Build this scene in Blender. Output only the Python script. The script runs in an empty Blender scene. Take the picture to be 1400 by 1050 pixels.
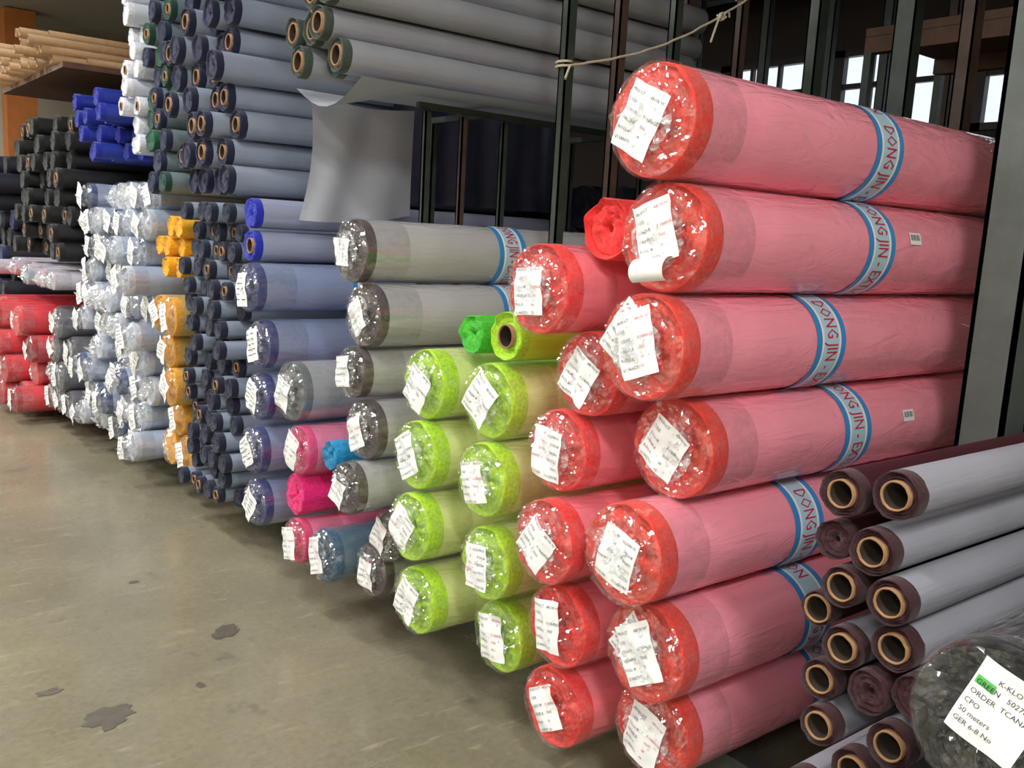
import bpy, math, random
from math import sin, cos, pi, radians, hypot
from mathutils import Vector, Matrix, noise
random.seed(7)
SC=bpy.context.scene
def srgb(r,g,b):
    def c(x):
        x/=255.
        return x/12.92 if x<=.04045 else ((x+.055)/1.055)**2.4
    return (c(r),c(g),c(b),1)
# ------------------------------------------------------------------ materials
def newmat(name):
    m=bpy.data.materials.new(name); m.use_nodes=True
    nt=m.node_tree; p=nt.nodes["Principled BSDF"]
    return m,nt,p
def setp(p,**k):
    for a,b in k.items():
        a=a.replace('_',' ')
        if a in p.inputs: p.inputs[a].default_value=b
def coords(nt,kind="Object",scale=(1,1,1)):
    t=nt.nodes.new("ShaderNodeTexCoord"); mp=nt.nodes.new("ShaderNodeMapping")
    mp.inputs["Scale"].default_value=scale
    nt.links.new(t.outputs[kind],mp.inputs["Vector"]); return mp.outputs["Vector"]
def noisen(nt,vec,scale,detail=3,rough=.5,dist=0):
    n=nt.nodes.new("ShaderNodeTexNoise"); n.inputs["Scale"].default_value=scale
    n.inputs["Detail"].default_value=detail; n.inputs["Roughness"].default_value=rough; n.inputs["Distortion"].default_value=dist
    nt.links.new(vec,n.inputs["Vector"]); return n.outputs["Fac"]
def ramp(nt,fac,stops):
    r=nt.nodes.new("ShaderNodeValToRGB"); e=r.color_ramp.elements
    e[0].position,e[0].color=stops[0]; e[1].position,e[1].color=stops[-1]
    for s in stops[1:-1]:
        x=e.new(s[0]); x.color=s[1]
    nt.links.new(fac,r.inputs["Fac"]); return r.outputs["Color"]
def bump(nt,p,h,strength,dist=.005):
    b=nt.nodes.new("ShaderNodeBump"); b.inputs["Strength"].default_value=strength
    b.inputs["Distance"].default_value=dist
    nt.links.new(h,b.inputs["Height"]); nt.links.new(b.outputs[0],p.inputs["Normal"]); return b
def scale_c(c,k): return tuple(min(1,x*k) for x in c[:3])+(1,)
_M={}
def edge_mat(col):
    k=('e',col)
    if k not in _M:
        m,nt,p=newmat("fleece_edge"); c=srgb(*col)
        v=coords(nt); f=noisen(nt,v,120,4,.7)
        nt.links.new(ramp(nt,f,[(.3,scale_c(c,.6)),(.7,scale_c(c,1.15))]),p.inputs["Base Color"])
        setp(p,Roughness=.85,Sheen_Weight=.15); bump(nt,p,f,.6,.004); _M[k]=m
    return _M[k]
def body_mat(col,film=True):
    k=('b',col,film)
    if k not in _M:
        m,nt,p=newmat("fabric_body"); c=srgb(*col)
        v=coords(nt); f=noisen(nt,v,6,3,.5)
        nt.links.new(ramp(nt,f,[(.3,scale_c(c,.93)),(.7,scale_c(c,1.04))]),p.inputs["Base Color"])
        if film:
            v2=coords(nt,"Object",(2.2,9,9)); f2=noisen(nt,v2,1.6,3,.5,1.2)
            r=nt.nodes.new("ShaderNodeMath"); r.operation='SUBTRACT'; r.inputs[1].default_value=.5
            a=nt.nodes.new("ShaderNodeMath"); a.operation='ABSOLUTE'
            nt.links.new(f2,r.inputs[0]); nt.links.new(r.outputs[0],a.inputs[0])
            v4=coords(nt,"Object",(5,12,12)); f4=noisen(nt,v4,2.5,2,.5,.6)
            q=nt.nodes.new("ShaderNodeMath"); q.operation='MULTIPLY_ADD'; q.inputs[1].default_value=.22
            nt.links.new(f4,q.inputs[0]); nt.links.new(a.outputs[0],q.inputs[2])
            setp(p,Roughness=.55,Coat_Weight=1.0,Coat_Roughness=.06)
            b=nt.nodes.new("ShaderNodeBump"); b.inputs["Strength"].default_value=.75; b.inputs["Distance"].default_value=.03
            nt.links.new(q.outputs[0],b.inputs["Height"])
            nt.links.new(b.outputs[0],p.inputs["Coat Normal"])
            b2=nt.nodes.new("ShaderNodeBump"); b2.inputs["Strength"].default_value=.2; b2.inputs["Distance"].default_value=.03
            nt.links.new(q.outputs[0],b2.inputs["Height"]); nt.links.new(b2.outputs[0],p.inputs["Normal"])
        else:
            v2=coords(nt,"Object",(3,30,30)); f2=noisen(nt,v2,3,3,.5)
            setp(p,Roughness=.6); bump(nt,p,f2,.3,.006)
        _M[k]=m
    return _M[k]
def plain(name,col,rough=.6,metal=0,nscale=25,amp=.12,bs=.15):
    m,nt,p=newmat(name); c=srgb(*col)
    v=coords(nt); f=noisen(nt,v,nscale,4,.6)
    nt.links.new(ramp(nt,f,[(.3,scale_c(c,1-amp)),(.7,scale_c(c,1+amp))]),p.inputs["Base Color"])
    setp(p,Roughness=rough,Metallic=metal)
    if bs: bump(nt,p,f,bs,.003)
    return m
def film_mat(name,gl,white,ns):
    m=bpy.data.materials.new(name); m.use_nodes=True; nt=m.node_tree; nt.nodes.clear()
    N=nt.nodes.new
    out=N("ShaderNodeOutputMaterial"); tr=N("ShaderNodeBsdfTransparent"); g=N("ShaderNodeBsdfGlossy"); d=N("ShaderNodeBsdfDiffuse")
    tr.inputs[0].default_value=(.97,.97,.97,1)
    g.inputs["Roughness"].default_value=.10; g.inputs["Color"].default_value=(1,1,1,1)
    d.inputs["Color"].default_value=(.8,.82,.85,1)
    v=coords(nt); f=noisen(nt,v,ns,4,.65)
    r=ramp(nt,f,[(.42,(0,0,0,1)),(.62,(1,1,1,1))])
    mu=N("ShaderNodeMath"); mu.operation='MULTIPLY_ADD'; mu.inputs[1].default_value=gl*.6; mu.inputs[2].default_value=gl*.7
    nt.links.new(r,mu.inputs[0])
    m1=N("ShaderNodeMixShader"); nt.links.new(mu.outputs[0],m1.inputs[0]); nt.links.new(tr.outputs[0],m1.inputs[1]); nt.links.new(g.outputs[0],m1.inputs[2])
    mw=N("ShaderNodeMath"); mw.operation='MULTIPLY_ADD'; mw.inputs[1].default_value=white; mw.inputs[2].default_value=white*.2
    nt.links.new(r,mw.inputs[0])
    m2=N("ShaderNodeMixShader"); nt.links.new(mw.outputs[0],m2.inputs[0]); nt.links.new(m1.outputs[0],m2.inputs[1]); nt.links.new(d.outputs[0],m2.inputs[2])
    b=N("ShaderNodeBump"); b.inputs["Strength"].default_value=.8; b.inputs["Distance"].default_value=.01
    nt.links.new(noisen(nt,v,ns*.6,3,.5),b.inputs["Height"]); nt.links.new(b.outputs[0],g.inputs["Normal"])
    nt.links.new(m2.outputs[0],out.inputs[0]); return m
FILM=film_mat("clear_plastic_film",.14,.05,26)
BUNCH=film_mat("bunched_plastic_film",.24,.36,34)
CLEARF=film_mat("crisp_clear_film",.10,.03,18)
PAPER=plain("label_paper",(234,234,234),.7,0,8,.04,.1)
INK=plain("label_ink",(30,30,36),.7,0,8,.05,0)
INKR=plain("label_ink_red",(190,50,60),.7,0,8,.05,0)
INKG=plain("label_ink_green",(90,180,90),.7,0,8,.05,0)
CORE=plain("cardboard_core",(150,112,78),.8,0,60,.15,.3)
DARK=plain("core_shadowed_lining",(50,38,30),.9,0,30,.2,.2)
BBLUE=plain("band_blue",(60,140,205),.35,0,8,.05,0)
BLIGHT=plain("band_pale_blue",(178,206,222),.35,0,8,.05,0)
BRED=plain("band_red_print",(200,30,60),.5,0,8,.05,0)
POSTM=plain("green_painted_steel",(46,56,50),.45,0,18,.3,.3)
POSTD=plain("dark_painted_steel",(76,82,78),.45,0,14,.2,.3)
COLM=plain("grey_green_column_paint",(88,95,91),.5,0,10,.15,.2)
RUST=plain("rusty_steel_paint",(66,50,42),.6,0,18,.35,.3)
WOOD=plain("brown_plank_wood",(88,58,40),.6,0,12,.25,.3)
TWINE=plain("twine_fibre",(190,182,162),.9,0,200,.3,.6)
# ------------------------------------------------------------------ mesh builder
class MB:
    def __init__(s): s.v=[];s.f=[];s.m=[];s.sm=[];s.mats=[]
    def mi(s,mat):
        if mat not in s.mats: s.mats.append(mat)
        return s.mats.index(mat)
    def grid(s,fn,nu,nv,mat,wrap=False,smooth=True,flip=False):
        b=len(s.v); cols=nv if wrap else nv+1
        for i in range(nu+1):
            for j in range(cols): s.v.append(fn(i,j))
        single=not isinstance(mat,list)
        for i in range(nu):
            k=s.mi(mat if single else mat[i])
            for j in range(nv):
                j2=(j+1)%cols if wrap else j+1
                q=(b+i*cols+j,b+i*cols+j2,b+(i+1)*cols+j2,b+(i+1)*cols+j)
                s.f.append(q[::-1] if flip else q); s.m.append(k); s.sm.append(smooth)
    def add(s,verts,faces,mat,smooth=False):
        b=len(s.v); k=s.mi(mat); s.v+=verts
        for f in faces:
            s.f.append(tuple(b+i for i in f)); s.m.append(k); s.sm.append(smooth)
    def box(s,x0,x1,y0,y1,z0,z1,mat):
        v=[(x,y,z) for x in(x0,x1) for y in(y0,y1) for z in(z0,z1)]
        s.add(v,[(0,1,3,2),(4,6,7,5),(0,4,5,1),(2,3,7,6),(0,2,6,4),(1,5,7,3)],mat)
    def obj(s,name,loc=(0,0,0),rot=(0,0,0)):
        me=bpy.data.meshes.new(name); me.from_pydata(s.v,[],s.f)
        for m in s.mats: me.materials.append(m)
        me.polygons.foreach_set("material_index",s.m); me.polygons.foreach_set("use_smooth",s.sm)
        me.update(); o=bpy.data.objects.new(name,me); SC.collection.objects.link(o)
        o.location=loc; o.rotation_euler=rot; return o
_T={}
def text2d(body,size,res=1,align='CENTER',space=1.0):
    k=(body,size,res,align)
    if k not in _T:
        c=bpy.data.curves.new("tmp",'FONT'); c.body=body; c.size=size; c.resolution_u=res
        c.align_x=align; c.align_y='CENTER'; c.space_line=space
        o=bpy.data.objects.new("tmp",c); SC.collection.objects.link(o)
        dg=bpy.context.evaluated_depsgraph_get(); dg.update()
        me=bpy.data.meshes.new_from_object(o.evaluated_get(dg))
        _T[k]=([(v.co.x,v.co.y) for v in me.vertices],[tuple(p.vertices) for p in me.polygons])
        bpy.data.objects.remove(o); bpy.data.curves.remove(c); bpy.data.meshes.remove(me)
    return _T[k]
LAB1="PRODUCT\nCODE\nCOLOUR\nORDER #\nROLL #\nQUANTITY"
# ------------------------------------------------------------------ a fabric roll
def roll(mb,O,R,L,edge,body,film=True,label=0,core=0,band=False,seg=36,detail=2,lump=0,
         text=None,lab_rot=None,lab_off=(0,0),lab_size=(.098,.122),edge_len=.03,sticker=False,nrings=7,bunch=True,bandx=.6,phase=0,bandw=.12,curl=False,baggy=1.0):
    ox,oy,oz=O; sd=random.uniform(0,1000)
    E=edge_mat(edge); B=body_mat(body,film)
    def rad(a,x,r):
        k=1+.012*noise.noise(Vector((x*3+sd,cos(a)*1.3,sin(a)*1.3)))
        if lump: k-=lump*abs(noise.noise(Vector((sd,cos(a)*1.7,sin(a)*1.7+x*.8))))*1.2
        return r*k
    def P(x,r,a): rr=rad(a,max(x,0),r); return (ox+x,oy-rr*sin(a),oz+rr*cos(a))
    prof=[]
    if core:
        ci=core; co=core*1.16
        prof+=[(.10,.001),(.10,ci),(.0,ci),(-.004,ci*1.03),(-.004,co),(.010,co)]
        r0=co
    else:
        r0=R*.16
        prof+=[(.06,.001),(.05,r0*.8),(.012,r0)]
    n=nrings
    for i in range(1,n+1):
        t=i/n; r=r0+(R*.93-r0)*t
        prof.append((.004+(.009 if i%2 else -.002)+random.uniform(-.002,.003),r))
    prof+=[(-.004,R*.965),(.003,R*.995),(edge_len,R)]
    nb=6 if detail>1 else 2
    for i in range(1,nb+1): prof.append((edge_len+(L-edge_len)*i/nb,R))
    prof+=[(L+.004,R*.9),(L-.01,.001)]
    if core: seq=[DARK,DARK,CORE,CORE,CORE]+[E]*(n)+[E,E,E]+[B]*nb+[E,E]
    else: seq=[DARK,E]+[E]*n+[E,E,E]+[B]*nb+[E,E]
    jit=[[0]*seg for _ in prof]
    for i,(x,r) in enumerate(prof):
        if 0<r<R*.98 and x<.05 and r>r0*1.01:
            for j in range(seg):
                a=2*pi*j/seg; jit[i][j]=.016*(R/.11)*noise.noise(Vector((r*30,cos(a)*2.2+sd,sin(a)*2.2)))
    def fn(i,j):
        x,r=prof[i]; a=2*pi*j/seg
        p=P(x,r,a); return (p[0]+jit[i][j],p[1],p[2])
    mb.grid(fn,len(prof)-1,seg,seq,wrap=True)
    if film and detail>0:
        nr=16 if detail>1 else 6; sg=56 if detail>1 else 18
        amp=.028*(R/.11)*baggy
        def cap(i,j):
            a=2*pi*j/sg; t=i/nr; q=Vector((cos(a)*t*3.4+sd,sin(a)*t*3.4,sd*.7))
            rd=Vector((cos(a)*6+sd,sin(a)*6,t*1.2))
            cr=abs(noise.noise(q*2.0))*1.0+abs(noise.noise(q*4.3))*.7
            ple=abs(noise.noise(rd*1.6))*.6*t
            x=-.010-(1-t**2)*.014-amp*(cr*(1.15-t*.95)+ple)
            if t>.97: x=-.006
            r=R*1.006*t
            return (ox+x,oy-r*sin(a),oz+r*cos(a)-(baggy-1)*.012*(1-t))
        inner=int(nr*(.66 if baggy==1 else .99))
        mb.grid(lambda i,j:cap(i,j) if i else (ox-.03*baggy,oy,oz),nr,sg,([BUNCH]*inner+[FILM]*(nr-inner)) if bunch else CLEARF,wrap=True,smooth=False,flip=True)
        nc=5 if detail>1 else 3
        def cuff(i,j):
            a=2*pi*j/sg; t=i/nc
            r=R*1.006+.0055*abs(noise.noise(Vector((cos(a)*6+sd,sin(a)*6,t*2))))*(1.5-t)+.001
            return (ox-.006+(.16 if detail>1 else .10)*t,oy-r*sin(a),oz+r*cos(a))
        mb.grid(cuff,nc,sg,FILM,wrap=True,smooth=True,flip=True)
    if band:
        bx=bandx; w=bandw; rr=R*1.011+.001
        def ring(xa,xb,mat,r):
            def g(i,j):
                a=2*pi*j/seg; return (ox+(xa if i==0 else xb),oy-r*sin(a),oz+r*cos(a))
            mb.grid(g,1,seg,mat,wrap=True,flip=False)
        e=w*.17
        ring(bx,bx+e,BBLUE,rr); ring(bx+e,bx+e+.008,PAPER,rr); ring(bx+e+.008,bx+w-e-.008,BLIGHT,rr)
        ring(bx+w-e-.008,bx+w-e,PAPER,rr); ring(bx+w-e,bx+w,BBLUE,rr)
        circ=2*pi*rr; reps=2
        v,f=text2d("DONG JIN - EXTLON",.042)
        ww=max(p[0] for p in v)-min(p[0] for p in v); sc=(circ/reps*.88)/ww
        ts=(w-2*e-.03)/.032
        for k in range(reps):
            vs=[]
            for s,t in v:
                a=(s*sc+circ*k/reps)/rr+phase
                vs.append((ox+bx+w/2+t*ts,oy-(rr+.0016)*sin(a),oz+(rr+.0016)*cos(a)))
            mb.add(vs,f,BRED)
    if sticker:
        rr=R*1.011+.002
        def st(i,j): a=1.15+.26*i/4; return (ox+.79+.055*j/2,oy-rr*sin(a),oz+rr*cos(a))
        mb.grid(st,4,2,PAPER)
        for q in range(9):
            x0=.796+q*.005; wv=.0016+.0012*(q%3==0)
            def bar(i,j,x0=x0,wv=wv): a=1.19+.13*i/2; return (ox+x0+wv*j,oy-(rr+.001)*sin(a),oz+(rr+.001)*cos(a))
            mb.grid(bar,2,1,INK)
    for li in range(label):
        w,h=lab_size; ang=lab_rot if (lab_rot is not None and li==0) else radians(random.choice([-20,15,35,150,170,200,-35,70]))
        cx=lab_off[0]+(random.uniform(-.3,.3)*R if li else random.uniform(-.08,.08)*R)
        cz=lab_off[1]+(random.uniform(-.35,.35)*R if li else random.uniform(-.1,.1)*R)
        w*=random.uniform(.9,1.1); h*=random.uniform(.9,1.08)
        ph=random.uniform(0,6); bd=random.uniform(.3,1)
        base=(-.039 if not li else -.027)-(baggy-1)*.012
        def lm(s,t,dx=0):
            y=s*cos(ang)-t*sin(ang)+cx; z=s*sin(ang)+t*cos(ang)+cz
            rr=hypot(y,z)/R
            x=base+dx-.007*noise.noise(Vector((s*35+ph,t*35,ph)))-.003*sin(s*60+t*25+ph)+.010*(rr**2)*bd
            if rr>.8: x=min(x,-.016+dx)
            return (ox+x,oy-y,oz+z)
        mb.grid(lambda i,j:lm(-w/2+w*i/9,-h/2+h*j/9),9,9,PAPER)
        if text=='full':
            v,f=text2d(LAB1,.0105,1,'LEFT',1.95); mx=min(p[0] for p in v)
            mb.add([lm((s-mx)*.85-w*.44,t,-.0022) for s,t in v],f,INK)
            v,f=text2d("ARON 90\"\n \nF.ORANGE\n7005\n%d\n%d"%(random.randint(20,99),random.randint(30,99)),.0105,1,'LEFT',1.95)
            mx=min(p[0] for p in v)
            mb.add([lm((s-mx)*.85+w*.10,t,-.0022) for s,t in v],f,INK if random.random()<.6 else INKR)
        elif text=='lines':
            for k in range(5):
                t0=h*.34-k*h*.16
                for s0,s1 in((-.4,-.05-.1*random.random()),(.05,.25+.15*random.random())):
                    mb.add([lm(s0*w,t0,-.002),lm(s1*w,t0,-.002),lm(s1*w,t0+.003,-.002),lm(s0*w,t0+.003,-.002)],[(0,1,2,3)],INK)
    if curl:
        def cl(i,j):
            a=-.5+3.3*i/14; rr=.026
            return (ox-.050-rr*sin(a)*.9,oy-(-.03+.095*j/3),oz-.075+rr*cos(a)+.012*j/3)
        mb.grid(cl,14,3,PAPER)
CORAL=(250,66,50);PINK=(248,152,170)
LIME=(186,230,30);LIMEB=(222,230,150)
def single(name,x,y,z,R,L=1.52,**k):
    mb=MB(); roll(mb,(0,0,0),R,L,**k)
    return mb.obj(name,(x,y,z))
D=[("pink",1.428,1.370,1.669,.117),("pink",1.481,1.360,1.432,.117),("pink",1.452,1.370,1.195,.117),("pink",1.577,1.369,.958,.117),
("pink",1.454,1.381,.721,.117),("pink",1.519,1.350,.484-.0005,.117),("pink",1.60,1.380,.247,.117)]
rots=[-25,20,20,-30,165,30,-15]
bxs=[.655,.60,.47,.51,.48,.45,.5]; phs=[2.4,1.75,1.9,1.45,2.0,2.3,1.7]
for i,(n,x,y,z,R) in enumerate(D):
    single("pink_fabric_roll",x,y,z,R,edge=CORAL,body=PINK,label=2 if i in(2,5) else 1,text='full',lab_rot=radians(rots[i]),band=True,curl=(i==1),
        seg=56,edge_len=.05,sticker=i in(1,3),nrings=9,phase=phs[i],bandx=bxs[i],lab_size=(.108,.135),lab_off=(.004,.006))
C2=[("a",1.411,1.684,1.295,.108,1),("a",1.507,1.595,1.099,.103,1),("a",1.487,1.662,.897,.103,1),("a",1.441,1.640,.674,.106,1),
("o",1.487,1.620,.450,.106,2),("o",1.506,1.640,.215,.106,1)]
for i,(n,x,y,z,R,l) in enumerate(C2):
    single("coral_fabric_roll",x,y,z,R,edge=(242,54,48),body=(248,126,138),label=1,text='full',seg=48,edge_len=.045,nrings=10 if n=='o' else 8,
        lab_rot=radians([5,-30,175,-35,10,30][i]),bunch=(n!='o'),band=(i==0))
single("loose_coral_fabric_roll",1.494,1.556,1.446,.074,edge=(236,46,44),body=(238,60,58),film=False,lump=.16,seg=56,nrings=6,edge_len=.3)
single("lime_fabric_remnant_roll",1.503,1.920,1.151,.066,edge=(176,226,44),body=(186,228,60),film=False,core=.028,seg=40,nrings=4)
single("green_fabric_remnant_roll",1.532,2.120,1.133,.058,edge=(70,190,44),body=(80,190,56),film=False,lump=.2,seg=40,nrings=5)
for i,(x,y,z) in enumerate([(1.483,1.950,.972),(1.464,1.940,.755),(1.484,1.930,.516),(1.538,1.920,.291),(1.462,2.240,.972),(1.442,2.240,.760),(1.431,2.240,.540),(1.452,2.230,.306)]):
    single("lime_fabric_roll",x,y,z,.103,edge=LIME,body=LIMEB,label=1,text='full',seg=44,edge_len=.05,nrings=8,lab_rot=radians([-35,15,185,10,-30,30,150,-20][i]))
BR=(74,58,58);GB=(176,174,176)
for i,(x,y,z,R) in enumerate([(1.45,2.681,1.340,.103),(1.47,2.623,1.135,.103),(1.45,2.659,.945,.085),(1.47,2.604,.760,.098),(1.40,2.584,.575,.085),(1.5,2.478,.425,.083),(1.5,2.572,.282,.090)]):
    single("grey_fabric_roll",x,y,z,R,edge=BR,body=GB,label=1,text='full',seg=40,edge_len=.03,nrings=8,band=i<2,phase=1.6+i,lab_rot=radians([90,35,10,25,160,-20,0][i]),lab_size=(.085,.10),bandx=.52-.03*i,bandw=.12)
single("teal_fabric_roll",1.42,2.77,.282,.093,edge=(24,84,116),body=(80,110,130),label=1,text='full',lab_rot=radians(20))
single("light_grey_fabric_roll",1.42,3.052,.816,.108,edge=(98,104,108),body=(160,162,166),label=1,text='full',lab_rot=radians(-15))
single("hot_pink_fabric_roll",1.42,2.987,.612,.088,edge=(240,50,130),body=(240,130,168),label=1,text='full',lab_rot=radians(-25))
single("hot_pink_fabric_roll",1.42,2.993,.268,.083,edge=(235,50,115),body=(240,130,168),label=1,text='full',lab_rot=radians(15))
single("magenta_fabric_roll",1.42,3.016,.438,.08,edge=(232,20,115),body=(232,30,115),film=False,lump=.22,edge_len=.3)
single("cyan_fabric_roll",1.45,2.805,.629,.054,edge=(14,140,195),body=(20,140,190),film=False,lump=.25,edge_len=.3)
single("royal_blue_fabric_remnant_roll",1.45,3.522,1.446,.060,edge=(26,42,180),body=(150,156,182),film=False,lump=.2)
single("royal_blue_fabric_remnant_roll",1.45,3.526,1.320,.060,edge=(26,42,180),body=(150,156,182),film=False,core=.026)
for i,(x,y,z) in enumerate([(1.42,3.450,1.161),(1.45,3.402,.944),(1.45,3.417,.732),(1.43,3.415,.519),(1.44,3.404,.303)]):
    single("blue_fabric_roll",x,y,z,.095,edge=(36,46,120),body=(138,150,186),label=1,text='lines',band=i<2,phase=1+i,lab_rot=radians([5,15,-20,30,-35][i]),bandx=.40,bandw=.12)
BU=[(1.45,.864,.999,.043),(1.45,.764,1.021,.043),(1.47,.880,.905,.038),(1.45,.794,.912,.043),(1.45,.843,.832,.038),(1.43,.742,.843,.041),(1.47,.897,.767,.033),
(1.45,.828,.722,.040),(1.45,.734,.759,.041),(1.47,.877,.635,.038),(1.45,.770,.662,.041),(1.45,.856,.558,.038),(1.45,.687,.688,.041),(1.45,.781,.525-.018,.041),(1.43,.710,.597,.041)]
for i,(x,y,z,R) in enumerate(BU):
    op=i in(2,10,12)
    single("burgundy_fabric_roll",x,y,z,R,edge=(58,12,22),body=(58,12,22) if i in(0,2,4,6,9,10) else (152,152,162),film=False,core=0 if op else .023,edge_len=.03,seg=32,nrings=5,lump=.12 if op else .05)
# ------------------------------------------------------------------ stacks of small rolls
def pile(name,Y0,Y1,Z0,Z1,R,edge,body,X=1.45,L=1.52,film=False,core=0,corep=1.,label=0,jx=.04,seg=16,detail=0,lump=0,skip=0,nrings=3,edges=None,rj=.07,baggy=1.0):
    mb=MB(); row=0; z=Z0+R; dy=2*R+.004; dz=R*1.74+.003
    while z+R<=Z1+.001:
        y=Y0+R+(R if row%2 else 0)
        while y+R<=Y1+.001:
            if random.random()>=skip:
                c=core if (core and random.random()<corep) else 0
                e=random.choice(edges) if edges else edge
                roll(mb,(random.uniform(-jx,jx),y,z),R*random.uniform(1-rj,1),L,e,body,film=film,core=c,seg=seg,detail=detail,lump=lump,
                     label=1 if random.random()<label else 0,text='lines',nrings=nrings,lab_size=(.1,.12),baggy=baggy)
            y+=dy
        z+=dz; row+=1
    return mb.obj(name,(X,0,0))
NAVY=(20,26,54);SLATE=(136,146,164)
pile("navy_fabric_roll_stack",3.68,4.26,.18,1.52,.045,NAVY,SLATE,core=.018,corep=.2,seg=18,lump=.15,jx=.06,rj=.15)
pile("navy_fabric_roll_upper_stack",3.72,4.46,1.52,2.62,.062,(18,24,58),(146,156,174),core=.028,corep=.45,seg=20,lump=.12,jx=.07,nrings=4)
pile("yellow_fabric_roll_stack",4.29,4.70,.18,1.13,.095,(244,170,14),(200,170,90),film=True,label=.85,detail=1,seg=24,nrings=5)
pile("yellow_fabric_remnant_stack",4.29,4.68,1.13,1.46,.052,(244,170,14),(224,170,50),lump=.3,seg=20)
pile("plastic_wrapped_white_roll_stack",4.74,5.98,.15,1.68,.08,(206,212,222),(160,172,196),film=True,label=.75,detail=1,seg=22,nrings=4,edges=[(200,206,220),(160,168,190),(70,84,124),(206,212,222)],jx=.12,lump=.15,baggy=2.8)
pile("green_fabric_roll_stack",4.48,4.84,1.52,2.75,.055,(10,74,50),(110,125,130),core=.02,corep=.3,seg=18,edges=[(10,84,56),(12,60,50),(14,24,60)],lump=.15)
pile("white_fabric_roll_upper_stack",4.86,5.2,1.72,2.65,.05,(226,228,236),(200,204,214),core=.02,corep=.2,seg=18,lump=.2,jx=.08)
pile("royal_blue_fabric_roll_stack",5.25,5.98,1.70,2.12,.052,(10,30,150),(24,44,140),seg=18,lump=.3,jx=.12)
pile("grey_wrapped_roll_stack",6.02,6.6,.12,.92,.095,(100,98,106),(100,100,108),X=1.36,film=True,label=.7,detail=1,seg=22,baggy=1.8)
pile("red_fabric_roll_stack",6.63,8.2,.06,.9,.095,(206,24,36),(204,54,64),X=1.2,film=True,label=.3,detail=1,seg=22,edges=[(206,24,36),(230,80,84),(176,14,30)],jx=.12)
pile("pale_wrapped_fabric_roll_stack",6.1,8.1,.93,1.06,.055,(200,190,200),(196,188,200),X=1.32,film=True,detail=1,seg=20,edges=[(200,190,200),(170,176,190),(214,180,192)],jx=.1,baggy=2)
pile("black_fabric_roll_stack",6.05,7.5,1.10,2.10,.062,(12,12,14),(18,18,22),core=.026,corep=.25,X=1.4,seg=18,jx=.12,lump=.12)
pile("dark_fabric_roll_stack",8.3,10.8,.1,1.9,.08,(14,16,24),(20,24,38),X=1.4,seg=14,jx=.1,edges=[(14,16,24),(20,34,80),(14,14,18),(60,70,80)])
pile("olive_fabric_roll_stack",2.72,3.12,1.90,2.45,.056,(58,70,62),(146,149,156),core=.030,corep=.85,L=1.68,X=1.42,seg=28,nrings=4,detail=2,lump=.08,jx=.07)
pile("blue_grey_fabric_roll_stack",2.3,5.6,.05,1.90,.115,(30,36,60),(34,40,58),X=3.36,L=.80,seg=16)
# cardboard tubes on a wooden shelf
mb=MB()
def tube(mb,x,y,z,R,L,mat,seg=14):
    pr=[(L,R*.84),(0,R*.84),(0,R),(L,R),(L,R*.84)]
    mb.grid(lambda i,j:(x+pr[i][0],y-pr[i][1]*sin(2*pi*j/seg),z+pr[i][1]*cos(2*pi*j/seg)),4,seg,mat,wrap=True)
TUBE=plain("kraft_tube_paper",(146,112,76),.7,0,30,.12,.2)
row=0;z=2.31
while z<2.47:
    y=6.2+(.027 if row%2 else 0)+row*.03
    while y<7.9-row*.05:
        tube(mb,random.uniform(-.25,.12),y,z,.026,1.6,TUBE); y+=.056
    z+=.048; row+=1
mb.obj("cardboard_tube_pile",(1.4,0,0))
mb=MB();mb.box(1.35,3.0,6.1,8.0,2.25,2.283,WOOD);mb.obj("wooden_tube_shelf")
# ------------------------------------------------------------------ rack (separate uprights and beams)
def post(x,y,w,d,h,mat,z0=0):
    mb=MB()
    mb.box(-d/2,-d/2+.006,-w/2,w/2,0,h,mat); mb.box(-d/2,d/2,-w/2,-w/2+.006,0,h,mat); mb.box(-d/2,d/2,w/2-.006,w/2,0,h,mat)
    mb.box(-d/2-.012,d/2+.012,-w/2-.001,w/2+.001,0,.012,mat)
    mb.obj("steel_rack_upright",(x,y,z0))
for i,y in enumerate([1.64,1.87,2.25,2.93,3.35,4.08,4.7,5.4,6.8,8.2,10.0]):
    post(3.22,y,.075 if i==1 else .05,.06,3.58,POSTM if i%3 else RUST)
mb=MB();mb.box(2.455,2.467,1.03,1.15,0,3.59,COLM);mb.box(2.455,2.575,1.03,1.042,0,3.59,COLM);mb.box(2.455,2.575,1.138,1.15,0,3.59,COLM);mb.box(2.44,2.59,1.02,1.16,0,.02,COLM);mb.obj("heavy_steel_column")
for x,h,m in((2.04,3.58,POSTM),(2.27,3.58,RUST),(2.54,3.58,POSTM),(2.90,3.58,RUST)):
    post(x,2.366,.034,.036,h,m)
for x,m in((1.84,POSTM),(2.0,RUST),(2.19,POSTM),(2.95,POSTM)):
    post(x,2.881,.022,.024,1.838,m)
mb=MB();mb.box(1.80,3.0,2.870,2.892,1.846,1.868,POSTM);mb.obj("rack_shelf_beam")
for x in(2.10,2.85):
    mb=MB();mb.box(x-.012,x+.012,2.90,3.24,1.846,1.868,POSTM);mb.obj("rack_shelf_beam")
    post(x,3.235,.026,.024,1.842,POSTM)
for x in(1.85,2.7):
    for (a,b,h) in((.2,1.0,.066),(1.16,1.78,.105),(1.80,2.34,.178),(2.39,2.86,.176),(2.90,4.7,.176),(4.74,6.0,.146),(6.02,8.2,.056)):
        mb=MB();mb.box(x+.02,x+.09,a,b,0,h,POSTD);mb.obj("rack_floor_beam")
    mb=MB();mb.box(x,x+.05,6.0,8.2,1.065,1.098,POSTD);mb.obj("rack_shelf_beam")
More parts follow.
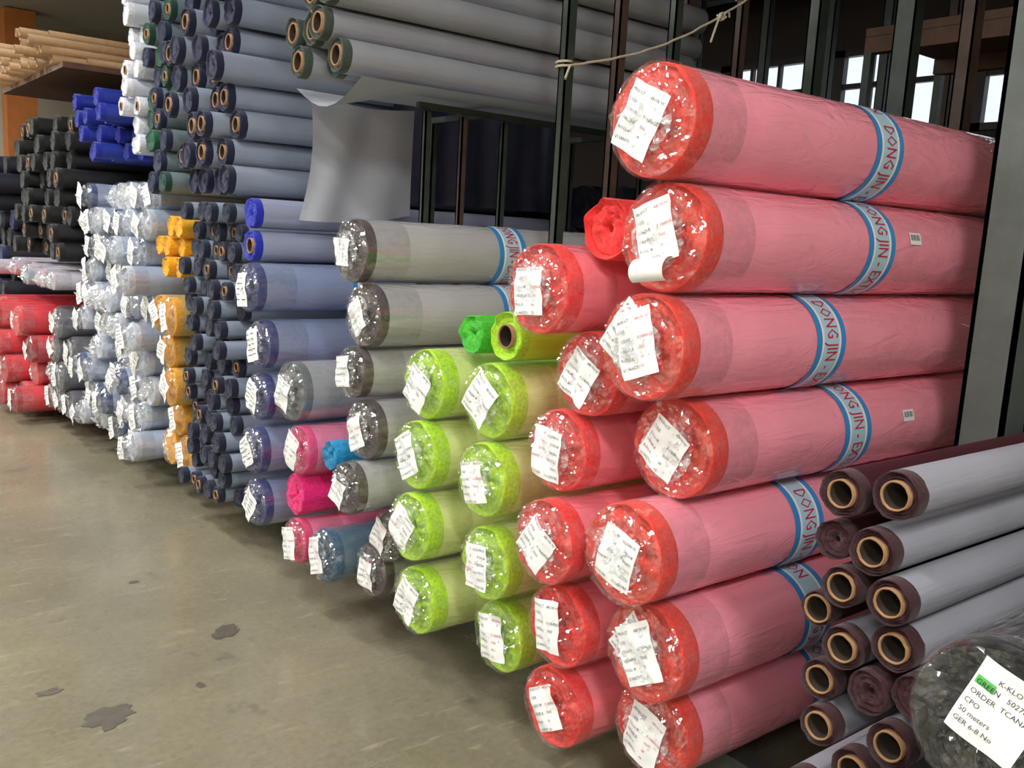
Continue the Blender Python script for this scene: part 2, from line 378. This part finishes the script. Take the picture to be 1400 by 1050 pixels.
mb=MB();mb.box(4.35,5.1,1.3,2.75,2.50,2.54,WOOD)
for x in(4.35,5.04): mb.box(x,x+.06,1.3,2.75,2.42,2.498,WOOD)
for x in(4.35,5.06):
    for y in(1.3,2.71): mb.box(x,x+.04,y,y+.04,0,2.42,POSTM)
mb.obj("wooden_plank_shelf")
for y in(1.9,2.3,2.8,3.2,3.6,4.1,4.7): post(5.3,y,.06,.05,3.28,POSTM if y!=2.8 else RUST)
TARP=plain("dark_blue_tarp",(50,56,78),.5,0,9,.25,.4)
mb=MB()
mb.grid(lambda i,j:(2.16+.96*i/30,3.655+.018*sin(i*.9)+.01*sin(i*.37+j*.4),2.62-1.08*j/12),30,12,TARP)
mb.obj("hanging_blue_tarp")
G=body_mat((170,174,184),False)
mb=MB()
def dr(i,j):
    s=i/24;t=j/14
    x=1.60+.46*s+.03*sin(t*3+s*5)*(1-s)-.04*t*(1-s); y=3.37-.05*t+.010*sin(s*13+t*2)*(.3+t)-.05*(1-t)
    z=1.90-.47*t*(1-.10*s)-.02*sin(s*3)
    return(x,y,z)
mb.grid(dr,24,14,G)
mb.obj("draped_grey_fabric")
mb=MB()
def dr2(i,j):
    s=i/24;t=j/8
    return(1.47+1.55*s,3.17-.48*t+.01*sin(s*9),1.893-(.08*sin(t*3.1)*(1-s/.2) if s<.2 else 0))
mb.grid(dr2,24,8,G)
mb.obj("sagging_grey_fabric")
# twine
cu=bpy.data.curves.new("twine",'CURVE');cu.dimensions='3D';cu.bevel_depth=.004
def spl(pts):
    s=cu.splines.new('POLY');s.points.add(len(pts)-1)
    for i,p in enumerate(pts): s.points[i].co=(*p,1)
a=Vector((2.03,2.335,1.97));b=Vector((2.90,2.335,2.345))
spl([a.lerp(b,t/20)+Vector((.004*sin(t*2.1),0,-.05*sin(pi*t/20))) for t in range(21)])
for c in(a,b):
    for q in(-.008,.006): spl([c+Vector((.026*cos(t*.63),.031+.026*sin(t*.63),q+.001*t)) for t in range(11)])
k=a.lerp(b,.82)+Vector((0,0,-.028))
spl([k+Vector((.016*cos(t),.014*sin(t*1.3),.013*sin(t*1.7))) for t in range(16)])
spl([k+Vector((.008*t,-.012*sin(t*.5),.02-.004*(t-3)**2)) for t in range(6)])
spl([k+Vector((-.01*t,-.01*sin(t*.5),-.004*t*t)) for t in range(6)])
spl([a+Vector((-.008*t,-.004*t,-.012*t)) for t in range(5)])
cu.materials.append(TWINE)
o=bpy.data.objects.new("twine_rope",cu);SC.collection.objects.link(o)
# black wrapped roll near the camera
lab="        K-KLOTH\nGREEN   50276\nORDER  TCANA\nCPO\n50 meters\nGER 6-8 No"
def bigblack(x,y,z,lb):
    mb=MB(); roll(mb,(0,0,0),.106,1.52,(14,14,16),(30,30,34),label=0,seg=56,nrings=10,bunch=False)
    if lb:
        ang=radians(-20)
        def lm(s,t,dx=0):
            yy=s*cos(ang)-t*sin(ang)+.012; zz=s*sin(ang)+t*cos(ang)+.038
            return (-.044+dx+.003*sin(s*60)+.003*sin(t*45),-yy,zz)
        mb.grid(lambda i,j:lm(-.040+.080*i/9,-.052+.104*j/9),9,9,PAPER)
        v,f=text2d(lab,.0092,2,'LEFT',1.45); mx=min(p[0] for p in v)
        mb.add([lm(s-mx-.035,t,-.0016) for s,t in v],f,INK)
        mb.add([lm(-.037,.016,-.001),lm(-.014,.016,-.001),lm(-.014,.027,-.001),lm(-.037,.027,-.001)],[(0,1,2,3)],INKG)
    return mb.obj("black_plastic_wrapped_roll",(x,y,z))
bigblack(1.095,.415,.877,True)
for z in(.175,.395,.625): bigblack(1.16,.41,z,False)
pile("burgundy_fabric_roll_lower_stack",.66,1.0,.07,.46,.042,(58,12,22),(152,152,162),core=.023,seg=24,X=1.46)
# ------------------------------------------------------------------ room
m,nt,p=newmat("painted_concrete_floor")
v=coords(nt,"Object")
f1=noisen(nt,v,.9,5,.6); c1=ramp(nt,f1,[(.3,srgb(114,108,90)),(.7,srgb(144,137,115))])
f2=noisen(nt,v,2.6,6,.7); k2=ramp(nt,f2,[(.60,(0,0,0,1)),(.66,(.7,.7,.7,1))])
f3=noisen(nt,v,45,3,.6)
mx=nt.nodes.new("ShaderNodeMixRGB"); nt.links.new(k2,mx.inputs[0]); nt.links.new(c1,mx.inputs[1]); mx.inputs[2].default_value=srgb(100,95,81)
vs_=coords(nt,"Object",(1.2,7,1)); f5=noisen(nt,vs_,3,5,.7)
msc=nt.nodes.new("ShaderNodeMixRGB"); nt.links.new(ramp(nt,f5,[(.58,(0,0,0,1)),(.70,(.55,.55,.55,1))]),msc.inputs[0]); nt.links.new(mx.outputs[0],msc.inputs[1]); msc.inputs[2].default_value=srgb(166,159,138)
ml=nt.nodes.new("ShaderNodeMixRGB"); ml.blend_type='MULTIPLY'; ml.inputs[0].default_value=.4
nt.links.new(msc.outputs[0],ml.inputs[1]); nt.links.new(ramp(nt,f3,[(.3,(.6,.6,.6,1)),(.6,(1,1,1,1))]),ml.inputs[2])
nt.links.new(ml.outputs[0],p.inputs["Base Color"])
nt.links.new(ramp(nt,f2,[(.3,(.14,.14,.14,1)),(.7,(.38,.38,.38,1))]),p.inputs["Roughness"]); bump(nt,p,f2,.12,.004)
FLOOR=m
mb=MB();mb.box(-4,7,-3,13,-.1,0,FLOOR);mb.obj("floor")
PATCH=plain("worn_floor_patch",(86,80,71),.5,0,30,.2,.2)
def patch(x,y,rx,ry,sd,rot=0):
    mb=MB(); n=40; vs=[(0,0,0)]
    for i in range(n):
        a=2*pi*i/n; k=1+.5*noise.noise(Vector((cos(a)*1.8+sd,sin(a)*1.8,0)))+.3*noise.noise(Vector((cos(a)*7+sd,sin(a)*7,0)))
        vs.append((rx*k*cos(a),ry*k*sin(a),0))
    mb.add(vs,[(0,1+i,1+(i+1)%n) for i in range(n)],PATCH); mb.obj("worn_floor_patch",(x,y,.0015),(0,0,rot))
patch(1.13,2.94,.07,.042,3,.6);patch(.656,2.575,.07,.055,9,.3);patch(.547,2.81,.035,.02,14);patch(.93,2.62,.012,.02,21);patch(1.0,3.55,.02,.012,31)
CREAM=plain("cream_wall_paint",(206,200,182),.7,0,3,.05,.05)
DKW=plain("dark_brown_wall",(48,38,33),.7,0,4,.2,.1)
CEIL=plain("ceiling_paint",(150,144,134),.8,0,3,.05,.05)
mb=MB();mb.box(-4,7,-3,13,3.6,3.7,CEIL);mb.obj("ceiling")
mb=MB();mb.box(-4.1,-4,-3,13,0,3.6,CREAM);mb.obj("wall_left")
mb=MB();mb.box(-4,7,-3.1,-3,0,3.6,CREAM);mb.obj("wall_rear")
mb=MB();mb.box(-4,7,13,13.1,0,3.6,CREAM);mb.obj("wall_end")
ORG=plain("orange_painted_column",(190,112,54),.6,0,8,.12,.1)
mb=MB();mb.box(2.05,2.36,11.9,12.2,0,3.59,ORG);mb.box(2.03,2.38,11.88,12.22,0,.25,ORG);mb.obj("orange_column")
mb=MB()
mb.box(6.5,6.6,-3,13,0,2.3,DKW);mb.box(6.5,6.6,-3,13,2.95,3.6,DKW)
mb.box(6.5,6.6,-3,1.0,2.3,2.95,DKW);mb.box(6.5,6.6,6.5,13,2.3,2.95,DKW)
mb.obj("wall_back")
GLASS=bpy.data.materials.new("window_glass");GLASS.use_nodes=True
gp=GLASS.node_tree.nodes["Principled BSDF"];setp(gp,Transmission_Weight=1.0,Roughness=.05,IOR=1.1);gp.inputs["Base Color"].default_value=(.9,.95,1,1)
FR=plain("window_frame_dark",(40,32,28),.5,0,10,.1,.1)
for k in range(5):
    y0=1.0+k*1.1;mb=MB()
    mb.box(6.47,6.53,y0,y0+.05,2.3,2.95,FR);mb.box(6.47,6.53,y0+1.05,y0+1.1,2.3,2.95,FR)
    mb.box(6.47,6.53,y0,y0+1.1,2.3,2.35,FR);mb.box(6.47,6.53,y0,y0+1.1,2.9,2.95,FR)
    for q in range(1,4): mb.box(6.48,6.52,y0+q*.275-.015,y0+q*.275+.015,2.3,2.95,FR)
    mb.box(6.48,6.52,y0,y0+1.1,2.66,2.70,FR)
    mb.box(6.495,6.5,y0,y0+1.1,2.3,2.95,GLASS)
    mb.obj("window_%d"%(k+1))
for k,x in enumerate((3.8,4.8,5.8)):
    mb=MB();mb.box(x,x+.12,-2.9,12.9,3.3,3.6,DKW);mb.obj("trim_%d"%(k+1))
# fluorescent fixtures; unseen row behind the camera boosted as added fill light
TUBEE=bpy.data.materials.new("fluorescent_tube_glow");TUBEE.use_nodes=True
tp=TUBEE.node_tree.nodes["Principled BSDF"];tp.inputs["Emission Color"].default_value=(1,.98,.95,1);tp.inputs["Emission Strength"].default_value=6
WM=plain("white_enamel",(225,225,222),.4,0,5,.03,0)
for x in(-.2,-2.6):
    for y,e in((-1.4,105),(1.6,42),(4.4,66),(7.2,72),(10.0,75)):
        mb=MB();mb.box(-.12,.12,-.65,.65,.06,.1,WM);mb.box(-.015,.015,-.65,.65,.03,.06,WM)
        for q in(-.06,.06):
            mb.grid(lambda i,j:(q+.014*cos(2*pi*j/10),-.6+1.2*i,.02+.014*sin(2*pi*j/10)),1,10,TUBEE,wrap=True)
        fx=mb.obj("fluorescent_and_fill_fixture",(x,y,3.4))
        l=bpy.data.lights.new("fluorescent_and_fill_light",'AREA');l.shape='RECTANGLE';l.size=.24;l.size_y=1.25;l.energy=e*(1 if x>-1 else .8);l.color=(.98,.985,.965)
        o=bpy.data.objects.new("lamp_emitter",l);SC.collection.objects.link(o);o.parent=fx;o.location=(0,0,-.01)
w=bpy.data.worlds.new("w");SC.world=w;w.use_nodes=True
w.node_tree.nodes["Background"].inputs[0].default_value=(.9,.95,1,1);w.node_tree.nodes["Background"].inputs[1].default_value=.95
# ------------------------------------------------------------------ camera
R_=Vector((1600,115,-1253.0)).normalized(); L_=Vector((-1000,260,-1253.0)).normalized(); U_=R_.cross(L_).normalized(); L_=U_.cross(R_)
cd=bpy.data.cameras.new("camera");cd.lens=36*1253/1400;cd.sensor_width=36;cd.clip_start=.02
c=bpy.data.objects.new("camera",cd);SC.collection.objects.link(c)
c.matrix_world=Matrix.Translation((0,0,1.42))@Matrix((R_,L_,U_)).to_4x4()
SC.camera=c
SC.view_settings.view_transform='Standard'
SC.view_settings.look='None'
SC.view_settings.exposure=0.28
